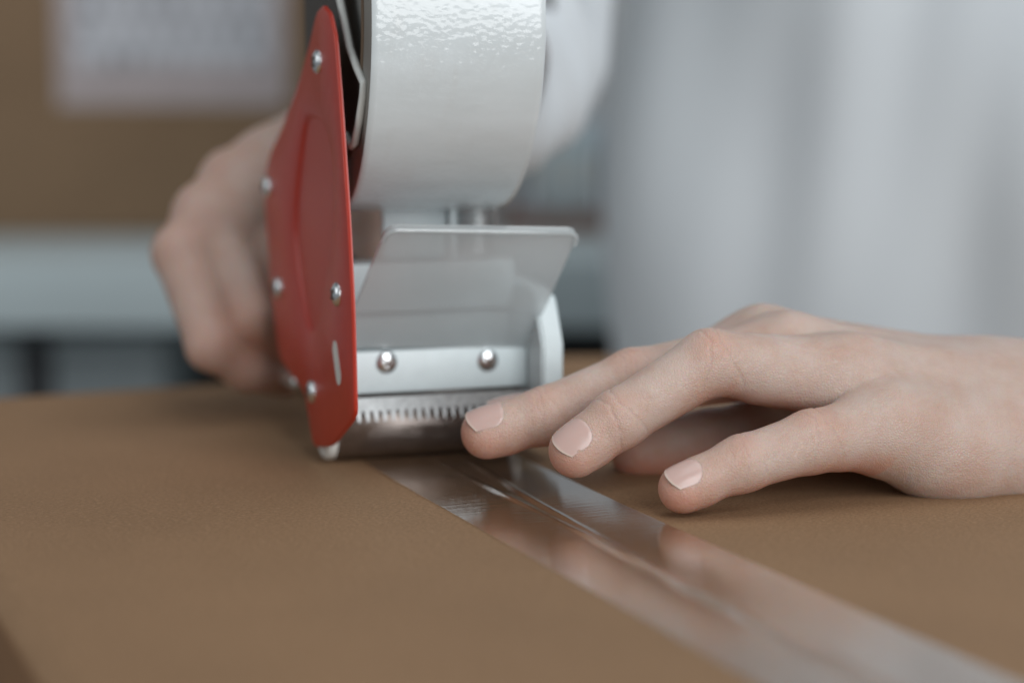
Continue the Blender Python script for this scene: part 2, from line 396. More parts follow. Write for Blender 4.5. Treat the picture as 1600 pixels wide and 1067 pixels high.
bm = bmesh.new(); d_ = (p1 - p0) / np.linalg.norm(p1 - p0); n_ = np.array([0, -d_[2], d_[1]]); loop = []
for k in range(24):
    a = 2 * math.pi * k / 24; c = p1 if math.cos(a) > 0 else p0
    q = c + d_ * 2.6 * math.cos(a) + n_ * 2.4 * math.sin(a); loop.append(bm.verts.new((PA - 0.12, q[1], q[2])))
bm.faces.new(loop); ex = bmesh.ops.extrude_face_region(bm, geom=bm.faces[:]); bmesh.ops.translate(bm, verts=[v for v in ex['geom'] if isinstance(v, bmesh.types.BMVert)], vec=(0.6, 0, 0))
obj('slot_hole', bm, M_plast, dp, 40)
# white frame
PT = -12.0                                             # plane of the cutter plate
def q(x, y, t): return on_t(x, y, t)
bl, br, tl, tr_ = q(531, 545, PT), q(823, 545, PT), q(553, 611, PT), q(825, 607, PT)
LA, RA = -28.6, float(br[0]); zb = float((tl[2] + tr_[2]) / 2); zt = float((bl[2] + br[2]) / 2)
box('cutter_plate', (LA, RA, PT, PT + 1.8, zb, zt), M_white, dp, 0.35)
for x, y in ((604, 566), (762, 563)):
    p = q(x, y, PT); screw((p[0], PT, p[2]), (0, -1, 0), 3.0, M_chrome, dp, 'bolt')
# right arm with its flange
FT = PT - 12
f0, f1 = q(862, 456, FT), q(874, 590, FT); i0 = q(838, 560, FT)
bm = bmesh.new()
za, zc = float(f0[2]), 8.0; ax0, ax1 = RA + 0.2, RA + 6.2
prof = [(FT, zb - 8), (FT, za - 14), (FT + 6, za - 2), (FT + 12, za), (40, za + 2), (52, za - 6), (52, 22), (20, 3.5), (6, 3.5), (-6, 6.0), (FT + 4, zb - 12)]
L1 = [bm.verts.new((ax0, t, z)) for t, z in prof]; L2 = [bm.verts.new((ax1, t, z)) for t, z in prof]
bm.faces.new(L1); bm.faces.new(L2[::-1])
for i in range(len(prof)): k = (i + 1) % len(prof); bm.faces.new((L1[i], L1[k], L2[k], L2[i]))
bmesh.ops.bevel(bm, geom=bm.edges[:], offset=0.7, segments=2, affect='EDGES')
obj('side_arm', bm, M_white, dp, 40)
# left inner frame cheek behind the red plate
box('frame_cheek', (PA + 1.8, PA + 3.2, PT - 6, 22, 24, 56), M_white, dp, 0.4)
# cross plate behind the clear guard
c0 = q(600, 412, -2.0); c1 = q(600, 488, -2.0)
box('cross_plate', (PA + 3.4, RA + 0.1, -2.0, 12.0, float(c1[2]), float(c0[2])), M_white, dp, 0.8)
# white frame block inside, between plates
box('inner_block', (LA + 1, RA - 0.5, 0.5, 26, 25, float(c1[2]) - 1), M_white, dp, 0.5)
# clear guard leaning towards the camera
GT = -40.0
TL, TR = q(606, 356, GT), q(906, 361, GT); BL, BR = q(531, 543, PT - 0.2), q(824, 543, PT - 0.2)
def guard():
    bm = bmesh.new(); TLv, TRv, BLv, BRv = (Vector(v) for v in (TL, TR, BL, BR))
    nrm = (TRv - BLv).cross(TLv - BRv).normalized()
    if nrm.y > 0: nrm = -nrm
    pts = []
    for k in range(5):
        a = math.pi / 2 * k / 4; e = 3.2
        pts.append((0, 1, -1, 1, e, a, 0))
    L = []
    ux = (TRv - TLv).normalized(); uyl = (BLv - TLv).normalized(); uyr = (BRv - TRv).normalized(); e = 3.0
    cl = TLv + ux * e + uyl * e; cr = TRv - ux * e + uyr * e
    L.append(BLv)
    for k in range(6): a = math.pi / 2 * k / 5; L.append(cl - ux * e * math.cos(a) - uyl * e * math.sin(a))
    for k in range(6): a = math.pi / 2 * k / 5; L.append(cr + ux * e * math.sin(a) - uyr * e * math.cos(a))
    L.append(BRv)
    A1 = [bm.verts.new(v) for v in L]; A2 = [bm.verts.new(v - nrm * 1.5) for v in L]
    bm.faces.new(A1); bm.faces.new(A2[::-1])
    for i in range(len(L)): k = (i + 1) % len(L); bm.faces.new((A1[i], A2[i], A2[k], A1[k]))
    g = obj('clear_guard', bm, M_flap, dp, 35)
    lip = bmesh.new(); pts = [L[1] + uyl * 1.0] + L[2:12] + [L[12] + uyr * 1.0]
    tube(lip, [p + nrm * 0.2 - (uyl + uyr).normalized() * -0.6 for p in pts], 0.75, 8)
    obj('guard_lip', lip, M_flap, g, 60)
guard()
# serrated blade
BT = PT - 4.5
b0 = q(640, 617, BT); t0 = q(560, 643, BT); t1 = q(560, 660, BT)
bm = bmesh.new(); zt_, zm, zp = float(b0[2]) - 0.2, float(t0[2]) - 0.0, float(t1[2])
x = LA + 0.5; pitch = 2.36; low = []
while x + pitch < RA + 0.1:
    low += [(x, zm), (x + 0.45, zm), (x + 1.15, zp), (x + 1.45, zp), (x + 2.05, zm)]; x += pitch
low.append((RA - 0.2, zm)); top = [(RA - 0.2, zt_), (LA + 0.5, zt_)]
vv = [bm.verts.new((a, BT - (0.8 if z < zm - .1 else 0), z)) for a, z in low + top]; f = bm.faces.new(vv)
r = bmesh.ops.extrude_face_region(bm, geom=[f]); bmesh.ops.translate(bm, verts=[v for v in r['geom'] if isinstance(v, bmesh.types.BMVert)], vec=(0, 0.7, 0))
bmesh.ops.triangulate(bm, faces=[f for f in bm.faces if len(f.verts) > 4])
obj('serrated_blade', bm, M_blade, dp, 30)
box('blade_holder', (LA + 0.6, RA - 0.4, BT + 1.0, PT + 6, zm + 1.0, zb - 1.2), M_dark, dp, 0.3)
# roller with plastic end caps
RC = (0, 1.5, 11.3)
bm = bmesh.new(); lathe(bm, [(0, LA + 3), (10.6, LA + 3), (11.0, LA + 3.5), (11.0, RA - 3.5), (10.6, RA - 3), (0, RA - 3)], RC, (1, 0, 0), 64); obj('roller', bm, M_roller, dp, 40)
for a0, a1 in ((LA + 0.0, LA + 2.9), (RA - 2.9, RA - 0.1)):
    bm = bmesh.new(); lathe(bm, [(0, a0), (5.9, a0), (6.8, a0 + 0.8), (6.8, a1 - 0.2), (6.3, a1), (0, a1)], (0, -2.5, 7.9), (1, 0, 0), 48); obj('end_cap', bm, M_plast, dp, 40)
# guide tongue under the roll, and the brake spring next to it
u0, u1 = q(598, 316, 6), q(698, 350, 6)
box('guide_tongue', (float(u0[0]), float(u1[0]), 6, 8, float(c0[2]) + 0.4, float(u0[2]) + 1), M_white, dp, 0.6)
box('tongue_rim', (float(u1[0]) + 0.1, float(u1[0]) + 2.4, 3.5, 8, float(c0[2]) + 0.4, float(u0[2]) + 1), M_white, dp, 0.5)
s0 = q(742, 318, 8); bm = bmesh.new(); pts = []
for k in range(24 * 9 + 1):
    a = 2 * math.pi * k / 24; pts.append((float(s0[0]) + 6.4 * math.cos(a), 10 + 6.4 * math.sin(a), float(c0[2]) + 1.0 + 1.75 * k / 24))
tube(bm, pts, 0.55, 6); obj('brake_spring', bm, M_steel, dp, 60)
# shaded inner plate with pale rim beside the roll; face painted dark for shade
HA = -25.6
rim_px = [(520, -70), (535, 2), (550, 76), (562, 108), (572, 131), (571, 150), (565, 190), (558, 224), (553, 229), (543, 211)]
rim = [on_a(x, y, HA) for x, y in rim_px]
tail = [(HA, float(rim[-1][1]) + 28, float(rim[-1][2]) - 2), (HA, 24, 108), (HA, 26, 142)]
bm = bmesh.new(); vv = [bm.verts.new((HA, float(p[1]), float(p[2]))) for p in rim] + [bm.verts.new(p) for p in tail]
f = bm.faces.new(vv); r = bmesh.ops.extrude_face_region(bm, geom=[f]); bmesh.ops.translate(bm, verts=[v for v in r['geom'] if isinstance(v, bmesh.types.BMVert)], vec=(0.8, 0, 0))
bmesh.ops.triangulate(bm, faces=[f for f in bm.faces if len(f.verts) > 4]); inner = obj('inner_plate', bm, M_shadeplate, dp, 30)
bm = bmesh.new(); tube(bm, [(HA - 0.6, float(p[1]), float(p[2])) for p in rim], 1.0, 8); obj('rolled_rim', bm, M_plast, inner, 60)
# pistol grip and rear lever
gp = [(-12, 50, 42), (-12, 74, 38), (-12, 100, 30), (-12, 122, 22)]
bm = bmesh.new(); tube(bm, gp, [11, 12, 12, 11.5], 20); obj('grip', bm, M_dark, dp, 60)
lv = on_a(444, 594, PA + 3); bm = bmesh.new(); add_box(bm, PA + 3.4, PA + 12, float(lv[1]) - 9, float(lv[1]) + 9, float(lv[2]) - 2.5, float(lv[2]) + 2.5, 1.8, 3); obj('rear_lever', bm, M_steel, dp, 40)

# ------------------------------------------------------------------ tape roll on the dispenser hub
RY = math.radians(14.5); RR = 51.0
rl = empty('tape_roll', (-24.83, 554.6, 118.5), RY)
tag(rl, 'milky white roll of clear packing tape mounted on the red dispenser', 'tape roll')
RLm, RRm = -22.4, 21.2
bm = bmesh.new(); lathe(bm, [(RR - 0.35, RLm), (RR, RLm + 0.3)] + [(RR, RLm + 0.3 + (RRm - RLm - 0.6) * k / 30) for k in range(1, 30)] + [(RR, RRm - 0.3), (RR - 0.35, RRm)], (0, 0, 0), (1, 0, 0), 192); obj('wound_film', bm, M_film, rl, 50)
for a in (RLm, RRm):
    bm = bmesh.new(); s = 1 if a > 0 else -1
    lathe(bm, [(RR - 0.35, a), (48, a - 0.06 * s), (44, a + 0.05 * s), (40.3, a)], (0, 0, 0), (1, 0, 0), 160); obj('film_edge', bm, M_rollside, rl, 50)
bm = bmesh.new(); lathe(bm, [(40.3, RLm - 0.2), (40.3, RRm + 0.2), (37.5, RRm + 0.2), (37.5, RLm - 0.2)], (0, 0, 0), (1, 0, 0), 128, closed=True); obj('core', bm, M_core, rl, 40)
bm = bmesh.new(); lathe(bm, [(0, RLm + 2), (37.3, RLm + 2), (37.3, RLm + 5), (20, RLm + 5), (20, RRm - 3), (37.3, RRm - 3), (37.3, RRm - 1), (0, RRm - 1)], (0, 0, 0), (1, 0, 0), 96)
hub = obj('hub', bm, M_grey, dp, 40); hub.location = (0, 0, 0.1185); hub.rotation_euler = (0, 0, RY - DY)

# ------------------------------------------------------------------ person: hands and arms from a distance field
try:
    import openvdb as vdb
except Exception:
    import pyopenvdb as vdb
K = 0.847
def px(x, y, d): return at(x, y, d * K)
class Field:
    def __init__(s, lo, hi, h):
        s.lo = np.array(lo, np.float32); s.h = h; s.n = np.ceil((np.array(hi) - np.array(lo)) / h).astype(int) + 1
        s.ax = [s.lo[i] + h * np.arange(s.n[i], dtype=np.float32) for i in range(3)]
    def new(s): return np.full(s.n, 60.0, np.float32)
    def win(s, lo, hi):
        a = np.clip(np.floor((np.asarray(lo) - s.lo) / s.h).astype(int), 0, s.n); b = np.clip(np.ceil((np.asarray(hi) - s.lo) / s.h).astype(int) + 1, 0, s.n)
        sl = tuple(slice(a[i], b[i]) for i in range(3))
        return sl, s.ax[0][sl[0]][:, None, None], s.ax[1][sl[1]][None, :, None], s.ax[2][sl[2]][None, None, :]
def smin(a, b, k):
    h = np.maximum(k - np.abs(a - b), 0) / k; return np.minimum(a, b) - h * h * (k * 0.25)
def capsule(F, G, a, b, ra, rb, k=2.5, flat=None, pad=9.0):
    """smooth-add a tapered capsule; flat = (normal, factor) widens it across the normal."""
    a = np.asarray(a, np.float32); b = np.asarray(b, np.float32); R = max(ra, rb) * (flat[1] if flat else 1) + pad
    sl, X, Y, Z = F.win(np.minimum(a, b) - R, np.maximum(a, b) + R)
    if 0 in [x.stop - x.start for x in sl]: return
    d = b - a; L2 = float(d @ d) + 1e-9
    qx, qy, qz = X - a[0], Y - a[1], Z - a[2]
    t = np.clip((qx * d[0] + qy * d[1] + qz * d[2]) / L2, 0, 1)
    vx, vy, vz = qx - t * d[0], qy - t * d[1], qz - t * d[2]
    r = ra + (rb - ra) * t; dist = np.sqrt(vx * vx + vy * vy + vz * vz)
    if flat is not None:
        n, f = flat; vn = vx * n[0] + vy * n[1] + vz * n[2]
        dist = np.sqrt(np.maximum(dist * dist - vn * vn, 0) / (f * f) + vn * vn)
    G[sl] = smin(G[sl], (dist - r).astype(np.float32), k)
def unit(v): v = np.asarray(v, float); return v / np.linalg.norm(v)
def to_mesh(F, G):
    g = vdb.FloatGrid(5.0); g.copyFromArray(np.ascontiguousarray(np.clip(G, -5, 5))); g.transform = vdb.createLinearTransform(voxelSize=F.h)
    pts, quads = g.convertToQuads(0.0)
    return np.asarray(pts, float) + F.lo, np.asarray(quads)
def normals(V, Q):
    n = np.cross(V[Q[:, 2]] - V[Q[:, 0]], V[Q[:, 3]] - V[Q[:, 1]]); N_ = np.zeros_like(V)
    for i in range(4): np.add.at(N_, Q[:, i], n)
    return N_ / (np.linalg.norm(N_, axis=1, keepdims=True) + 1e-12)
def nail_frame(finger):
    dipp, tip = np.asarray(finger['j'][-2], float), np.asarray(finger['j'][-1], float)
    e = unit(tip - dipp); n = np.asarray(finger['n'], float); n = unit(n - e * (n @ e)); return tip, e, n, np.cross(e, n)
def sample(F, G, P):
    q = (P - F.lo) / F.h; i0 = np.clip(np.floor(q).astype(int), 0, np.array(G.shape) - 2); t = q - i0; o = 0
    for dx in (0, 1):
        for dy in (0, 1):
            for dz in (0, 1):
                w_ = (t[:, 0] if dx else 1 - t[:, 0]) * (t[:, 1] if dy else 1 - t[:, 1]) * (t[:, 2] if dz else 1 - t[:, 2])
                o = o + w_ * G[i0[:, 0] + dx, i0[:, 1] + dy, i0[:, 2] + dz]
    return o
def nail_plate(f, F, G):
    """thin curved plate that rises out of the skin at its root and sides and runs straight out at the tip."""
    tip, e, n, sd = nail_frame(f); w = f['nw']; u0, u1 = f['nu']; V = []; Q = []; A = []
    nu, ns = 26, 20; r = f['r'][-1]
    S = np.array([-1 + 2 * j / ns for j in range(ns + 1)]) * w; U = np.linspace(u0 - 0.5, u1 + 0.5, 40)
    hs = np.linspace(r + 2.0, 0.0, 60); H = np.zeros((len(U), len(S)))
    uu, ss = np.meshgrid(U, S, indexing='ij')
    for k in range(len(hs)):
        P = tip + uu.reshape(-1, 1) * e + ss.reshape(-1, 1) * sd + hs[k] * n
        ins = sample(F, G, P).reshape(uu.shape) < 0
        H = np.where((H == 0) & ins, hs[k], H)
    # smooth fit of the measured skin; past the nail bed go on along a gentle curve
    ub = -0.6; sel = (uu < ub) & (np.abs(ss) < w * 1.01)
    feat = lambda u, x: np.stack([np.ones_like(u), u, u * u, x, x * x, x ** 4, x * u, x * x * u], -1)
    cf = np.linalg.lstsq(feat(uu[sel], ss[sel]), H[sel], rcond=None)[0]
    def skin_h(u, x):
        a = np.array([min(u, ub)]); xx = np.array([x]); h0 = float((feat(a, xx) @ cf)[0])
        if u > ub:
            sl = float(((feat(a, xx) - feat(a - 0.5, xx)) @ cf)[0]) / 0.5; h0 += max(-0.16, min(0.0, sl)) * (u - ub) - 0.020 * (u - ub) ** 2
        return h0
    for layer in (0, 1):
        b0 = len(V)
        for i in range(nu + 1):
            for j in range(ns + 1):
                q_ = -1 + 2 * j / ns; t = i / nu
                end = u1 - 0.7 - 1.5 * abs(q_) ** 2.3; st = u0 + 2.6 * (1 - math.sqrt(max(0.0, 1 - abs(q_) ** 2.4)))
                u = st + (end - st) * t; x = q_ * w * (1 - 0.10 * t * t)
                rise = min(1.0, (u - st) / 1.6); rise = rise * rise * (3 - 2 * rise)
                h = skin_h(u, x) + (-0.12 + 0.34 * rise) - 0.10 * abs(q_) ** 6
                V.append(tip + e * u + sd * x + n * (h - (0.38 if layer else 0.0)))
                A.append(min(1, max(0, (u - (end - 0.6)) / 0.6)))
        for i in range(nu):
            for j in range(ns):
                a = b0 + i * (ns + 1) + j; qd = (a, a + 1, a + ns + 2, a + ns + 1); Q.append(qd[::-1] if layer == 0 else qd)
    n1 = (nu + 1) * (ns + 1)
    bd = [i * (ns + 1) for i in range(nu + 1)] + [nu * (ns + 1) + j for j in range(1, ns + 1)] + [i * (ns + 1) + ns for i in range(nu - 1, -1, -1)] + [j for j in range(ns - 1, 0, -1)]
    for k in range(len(bd)): a, b = bd[k], bd[(k + 1) % len(bd)]; Q.append((a, b, b + n1, a + n1))
    return np.array(V), Q, A
# ---- left hand, resting on the box
fingers = [
  dict(j=[px(1395, 664, 597), px(1268, 690, 585), px(1160, 724, 577), px(1068, 761, 572)], r=[8.8, 7.4, 6.5, 5.5], n=(0, -0.52, 0.85), nw=4.15, nu=(-5.2, 4.9), nail=True),
  dict(j=[px(1330, 590, 609), px(1108, 566, 596), px(966, 656, 588), px(900, 702, 585)], r=[9.4, 7.9, 7.0, 6.2], n=(0, -0.58, 0.81), nw=4.6, nu=(-5.5, 5.3), nail=True),
  dict(j=[px(1230, 553, 625), px(990, 594, 613), px(852, 650, 607), px(762, 674, 605)], r=[9.4, 7.8, 7.0, 6.2], n=(0, -0.45, 0.89), nw=4.7, nu=(-5.6, 5.5), nail=True),
  dict(j=[px(1188, 541, 641), px(996, 604, 634), px(880, 644, 630), px(792, 656, 628)], r=[9.2, 7.6, 6.8, 6.0], n=(0, -0.25, 0.97), nw=4.6, nu=(-5.8, 5.4), nail=True)]
thumb = dict(j=[px(1370, 655, 652), px(1235, 668, 648), px(1105, 690, 643), px(1000, 704, 640)], r=[13, 9.8, 8.4, 7.4], n=(0, 0.3, 0.95), nail=False)
HAND = {}
def left_hand():
    F = Field((-26, 452, -4), (172, 575, 64), 0.42)
    palm = F.new(); kk = 9.0
    met = [(px(1188, 541, 641), px(1560, 624, 655), 9.6, 13.0), (px(1230, 557, 625), px(1560, 630, 642), 10.2, 14), (px(1330, 590, 609), px(1570, 640, 630), 10.0, 15), (px(1395, 664, 597), px(1565, 697, 617), 9.4, 13.5),
           (px(1455, 706, 605), px(1600, 692, 620), 10.0, 13.5), (px(1300, 600, 630), px(1520, 655, 640), 10, 14), (px(1390, 684, 599), px(1490, 712, 607), 8.0, 10.5)]
    for a, b, ra, rb in met: capsule(F, palm, a, b, ra, rb, kk, pad=14)
    wn = unit((0, -0.55, 0.83))
    capsule(F, palm, px(1560, 656, 634), px(1760, 664, 640), 17.0, 19.0, kk, flat=(wn, 1.26), pad=14)
    # tendons fanning over the back of the hand
    for a, b in ((met[0][0], met[0][1]), (met[1][0], met[1][1]), (met[2][0], met[2][1])):
        up = np.array((0, -3.0, 8.4)); capsule(F, palm, a + up * 0.9, a + (b - a) * 0.6 + up * 1.05, 2.2, 2.0, 3.5)
    total = palm.copy()
    for f in fingers + [thumb]:
        G = F.new(); J = f['j']; R = f['r']
        for i in range(3):
            fl = None
            capsule(F, G, J[i], J[i + 1], R[i], R[i + 1], 2.6, fl)
        nn = np.asarray(f['n']); e = unit(J[3] - J[2])
        capsule(F, G, J[3] - e * 4 - nn * 0.9, J[3] + e * 0.2 - nn * 0.7, R[3] * 0.98, R[3] * 0.93, 2.5)
        # flesh between knuckles on the palm side
        capsule(F, G, J[0] * 0.75 + J[1] * 0.25 - nn * 1.6, J[0] * 0.35 + J[1] * 0.65 - nn * 1.4, R[0] * 0.92, R[1] * 0.98, 3.0)
        total = np.minimum(total, smin(palm, G, 7.0 if f is not thumb else 9.0))
    V, Q = to_mesh(F, total); Nn = normals(V, Q); flush = np.zeros(len(V))
    c = np.zeros(len(V))
    for f in fingers + [thumb]:
        J = f['j']; nn = np.asarray(f['n'], float)
        for i, (amp, offs) in ((1, (0.26, (-2.6, -1.3, 0.0, 1.4, 2.8))), (2, (0.24, (-0.9, 0.5, 1.6)))):
            e = unit(J[i + 1] - J[i - 1]); m = unit(nn - e * (nn @ e)); sdv = np.cross(e, m); dd = V - J[i]; u = dd @ e; hgt = dd @ m; s = dd @ sdv
            near = (np.linalg.norm(dd, axis=1) < f['r'][i] * 1.8) & (np.abs(u) < 6)
            face = np.clip((hgt / f['r'][i] + 0.35) / 0.5, 0, 1)
            for k, o in enumerate(offs):
                aa = amp * (0.55 + 0.45 * math.sin(3.1 * k + 7 * i + J[i][0])); uu = u - o - 0.045 * s * s * np.sign(o if o else 1) + 0.25 * np.sin(s * 1.3 + k)
                c -= np.where(near, face * aa * np.exp(-(uu / 0.42) ** 2), 0)
            flush += np.where(face > 0, 0.20 * np.exp(-(np.linalg.norm(dd - m * f['r'][i], axis=1) / 5.0) ** 2), 0)
        tip = J[3]; e = unit(J[3] - J[2]); dd = V - tip
        flush += 0.80 * np.exp(-(np.linalg.norm(dd - e * 3 + nn * 2.5, axis=1) / 8.5) ** 2)
        for i in range(3):                              # blood-rich palm side, plus warm shade under the hand put into the colour
            a_, b_ = J[i], J[i + 1]; e = b_ - a_; t = np.clip(((V - a_) @ e) / (e @ e), 0, 1); rad = V - a_ - t[:, None] * e; dist = np.linalg.norm(rad, axis=1)
            pal = np.clip(-(rad @ nn) / (dist + 1e-6) + 0.15, 0, 1); flush = np.maximum(flush, np.where(dist < f['r'][i] * 1.25, 0.80 * pal, 0))
    flush += 0.08 * np.exp(-(np.linalg.norm(V - (px(1105, 545, 590)), axis=1) / 6.0) ** 2)
    V = V + Nn * c[:, None]
    HAND['F'], HAND['G'] = F, total
    return V, Q, np.clip(flush, 0, 0.9)
def right_hand():
    F = Field((-165, 560, 5), (-18, 720, 150), 0.9)
    palm = F.new(); Wr = px(560, 222, 780)
    mcp = [px(284, 396, 735), px(318, 332, 742), px(360, 280, 752), px(416, 250, 764)]
    rest = [[px(330, 540, 722), px(386, 574, 731), px(445, 588, 744)], [px(394, 502, 728), px(430, 540, 738), px(475, 545, 752)],
            [px(447, 455, 742), px(487, 480, 754), px(520, 480, 768)], [px(492, 370, 756), px(525, 400, 770), px(550, 410, 784)]]
    for i, m in enumerate(mcp): capsule(F, palm, m, Wr + np.array((0, (i - 1.5) * 4, (1.5 - i) * 3)), 9.2, 16, 6, pad=14)
    capsule(F, palm, Wr, px(700, 150, 815), 19, 21, 9, pad=14)
    tot = palm.copy()
    for m, rs in zip(mcp, rest):
        G = F.new(); J = [m] + rs; R = [8.8, 7.2, 6.8, 6.4]
        for i in range(3): capsule(F, G, J[i], J[i + 1], R[i], R[i + 1], 3)
        tot = np.minimum(tot, smin(palm, G, 2))
    th = [px(530, 230, 775), px(560, 330, 745), px(560, 430, 745)]; G = F.new(); capsule(F, G, th[0], th[1], 11, 9, 4); capsule(F, G, th[1], th[2], 9, 7.5, 3); tot = np.minimum(tot, smin(palm, G, 8))
    V, Q = to_mesh(F, tot); fl = np.zeros(len(V))
    for m, rs in zip(mcp, rest):
        for p in [m] + rs: fl += 0.3 * np.exp(-(np.linalg.norm(V - p, axis=1) / 11) ** 2)
    return V, Q, np.clip(fl, 0, 0.8)
SH_R, EL_R = np.array((25., 890, 400)), px(772, 92, 872)
SH_L, EL_L = np.array((395., 915, 400)), np.array((395., 600, 34))
def trunk():
    F = Field((-60, 500, -170), (470, 1060, 560), 5.0); G = F.new()
    capsule(F, G, (240, 930, -110), (240, 925, 330), 75, 85, 30, flat=(np.array((0, 1., 0)), 1.75), pad=90)
    capsule(F, G, (240, 915, 400), (240, 905, 520), 46, 46, 30, pad=40)
    for S, E, Wp in ((SH_R, EL_R, px(660, 165, 805)), (SH_L, EL_L, px(1750, 655, 640))):
        capsule(F, G, S, E, 42, 34, 25, pad=40); capsule(F, G, E, Wp, 33, 22.5, 10, pad=30)
    V, Q = to_mesh(F, G); return V, Q, np.zeros(len(V))
person = empty('person', (240, 925, -170))
tag(person, 'person in a loose white shirt with one hand on the box, other gripping the dispenser', 'person')
def body():
    Vs, Fs, At, Mi, Fe = [], [], [], [], []; off = 0
    for V, Q, fl in (left_hand(), right_hand(), trunk()):
        Vs.append(V); Fs += (Q[:, ::-1] + off).tolist(); At += fl.tolist(); Fe += [0] * len(V); Mi += [0] * len(Q); off += len(V)
    V = np.vstack(Vs) - np.array((240, 925, -170))
    me = bpy.data.meshes.new('body'); me.from_pydata((V * MM).tolist(), [], Fs); me.update()
    me.polygons.foreach_set('use_smooth', [True] * len(me.polygons)); me.polygons.foreach_set('material_index', Mi)
    a = me.attributes.new('flush', 'FLOAT', 'POINT'); a.data.foreach_set('value', np.array(At, np.float32))
    o = link('body', me, M_skin, person)
    for f in fingers:
        V, Q, A = nail_plate(f, HAND['F'], HAND['G'])
        nl = mesh('fingernail', V - np.array((240, 925, -170)), Q, M_nail, o, smooth=True); nl.data.set_sharp_from_angle(angle=math.radians(50))
        a = nl.data.attributes.new('free_edge', 'FLOAT', 'POINT'); a.data.foreach_set('value', np.array(A, np.float32))
    return o
body()
# ---- shirt
def tube_cloth(cs, radii, seg=64, fold=3.0, k=5, seed=0, thick=1.2):
    """sleeve along points cs with soft folds; returns verts and faces (open tube)."""
    rr = np.random.default_rng(seed); ph = rr.uniform(0, 6.28, 6); cs = [np.asarray(c, float) for c in cs]; V = []; Fc = []; up = None; n = len(cs)
    for i in range(n):
        d = unit(cs[min(i + 1, n - 1)] - cs[max(i - 1, 0)])
        if up is None: up = unit(np.cross(d, (0.3, 0.9, 0.2)))
        up = unit(up - d * (up @ d)); sd = np.cross(d, up)
        for k_ in range(seg):
            a = 2 * math.pi * k_ / seg
            r = radii[i] + fold * math.sin(k * a + ph[0] + 0.25 * i) * 0.6 + fold * math.sin(0.55 * i + 2 * a + ph[1]) + fold * 0.5 * math.sin(1.3 * i - 3 * a + ph[2])
            V.append(cs[i] + (up * math.cos(a) + sd * math.sin(a)) * r)
    for i in range(n - 1):
        for k_ in range(seg): a = i * seg + k_; b = i * seg + (k_ + 1) % seg; Fc.append((a, b, b + seg, a + seg))
    return V, Fc
def lerp_pts(ps, rs, m=10):
    o, r = [], []
    for (a, b), (ra, rb) in zip(zip(ps, ps[1:]), zip(rs, rs[1:])):
        for k in range(m): t = k / m; o.append(np.asarray(a) * (1 - t) + np.asarray(b) * t); r.append(ra * (1 - t) + rb * t)
    return o + [np.asarray(ps[-1])], r + [rs[-1]]
def shirt():
    V, Fc = [], []; nz, na = 70, 220; cx, cy = 240, 930
    for j in range(nz + 1):
        z = -165 + (430 + 165) * j / nz; t = max(0, (z - 300) / 130)
        for i in range(na):
            a = 2 * math.pi * i / na; ca, sa = math.cos(a), math.sin(a)
            rx = 190 * (1 - 0.35 * t * t) + 6 * math.sin(z * 0.018 + 1.0); ry = 112 * (1 - 0.25 * t * t)
            X = rx * np.sign(ca) * abs(ca) ** 0.85; Yy = ry * np.sign(sa) * abs(sa) ** 0.9
            xx = X + 0.05 * z
            fd = 4.6 * math.cos(2 * math.pi * (xx + 182 + 8 * math.sin(z * 0.012)) / 82) + 1.6 * math.sin(2 * math.pi * (X - 0.12 * z) / 41 + 1.1) + 3.5 * math.sin(z * 0.03 + X * 0.03)
            edge = 0.35 + 0.65 * abs(sa)
            V.append((cx + X + ca * fd * 0.3, cy + Yy + sa * fd * edge, z))
    for j in range(nz):
        for i in range(na): a = j * na + i; b = j * na + (i + 1) % na; Fc.append((a, b, b + na, a + na))
    top = nz * na; V.append((cx, cy, 440)); c = len(V) - 1
    for i in range(na): Fc.append((top + i, top + (i + 1) % na, c))
    for ps, rs, sd in (([SH_R + (40, 0, 0), SH_R, EL_R, px(705, 130, 836)], [60, 56, 42, 36], 3), ([SH_L + (-40, 0, 0), SH_L, EL_L, np.array((300., 565, 24))], [60, 56, 44, 36], 5)):
        c_, r_ = lerp_pts(ps, rs, 12); v2, f2 = tube_cloth(c_, r_, 64, 2.6, 5, sd); off = len(V); V += [tuple(p) for p in v2]; Fc += [tuple(i + off for i in q_) for q_ in f2]
    V = np.array(V) - np.array((240, 925, -170))
    o = mesh('shirt', V, Fc, M_shirt, person, smooth=True)
    bm = bmesh.new(); bm.from_mesh(o.data); bmesh.ops.recalc_face_normals(bm, faces=bm.faces); bm.to_mesh(o.data); bm.free(); return o
shirt()

# ------------------------------------------------------------------ background: wall, shelf unit and what stands on it
def at2(x, y, d): return at(x, y, d)
wl = box('back_wall', (-1600, 1600, 1760, 1800, -900, 1500), M_wallm); tag(wl, kind='structure')
M_wall2 = None
SZ = -6.0; SF = 1195.0
su = empty('shelf_unit', (-100, SF, -420))
tag(su, 'pale grey shelf unit in the blurred background behind the box', 'shelf')
def inshelf(d): return (d[0] + 100, d[1] + 100, d[2] - SF, d[3] - SF, d[4] + 420, d[5] + 420)
box('shelf_board', inshelf((-900, 900, SF, SF + 450, SZ - 40, SZ)), M_shelf, su, 2)
box('shelf_board', inshelf((-900, 900, SF + 20, SF + 450, -400, -360)), M_shelf, su, 2)
box('upright', inshelf((-930, -901, SF, SF + 450, -420, 600)), M_shelf, su, 2)
box('upright', inshelf((901, 930, SF, SF + 450, -420, 600)), M_shelf, su, 2)
M_backp = plain('grey back panel', (0.66, 0.67, 0.68), 0.7, nscale=5, var=0.1, bmp=0)
box('back_panel', inshelf((-900, 900, SF + 452, SF + 460, SZ - 30, 600)), M_backp, su)
M_blackp = plain('black back panel', (0.02, 0.02, 0.019), 0.8, nscale=5, var=0.1, bmp=0)
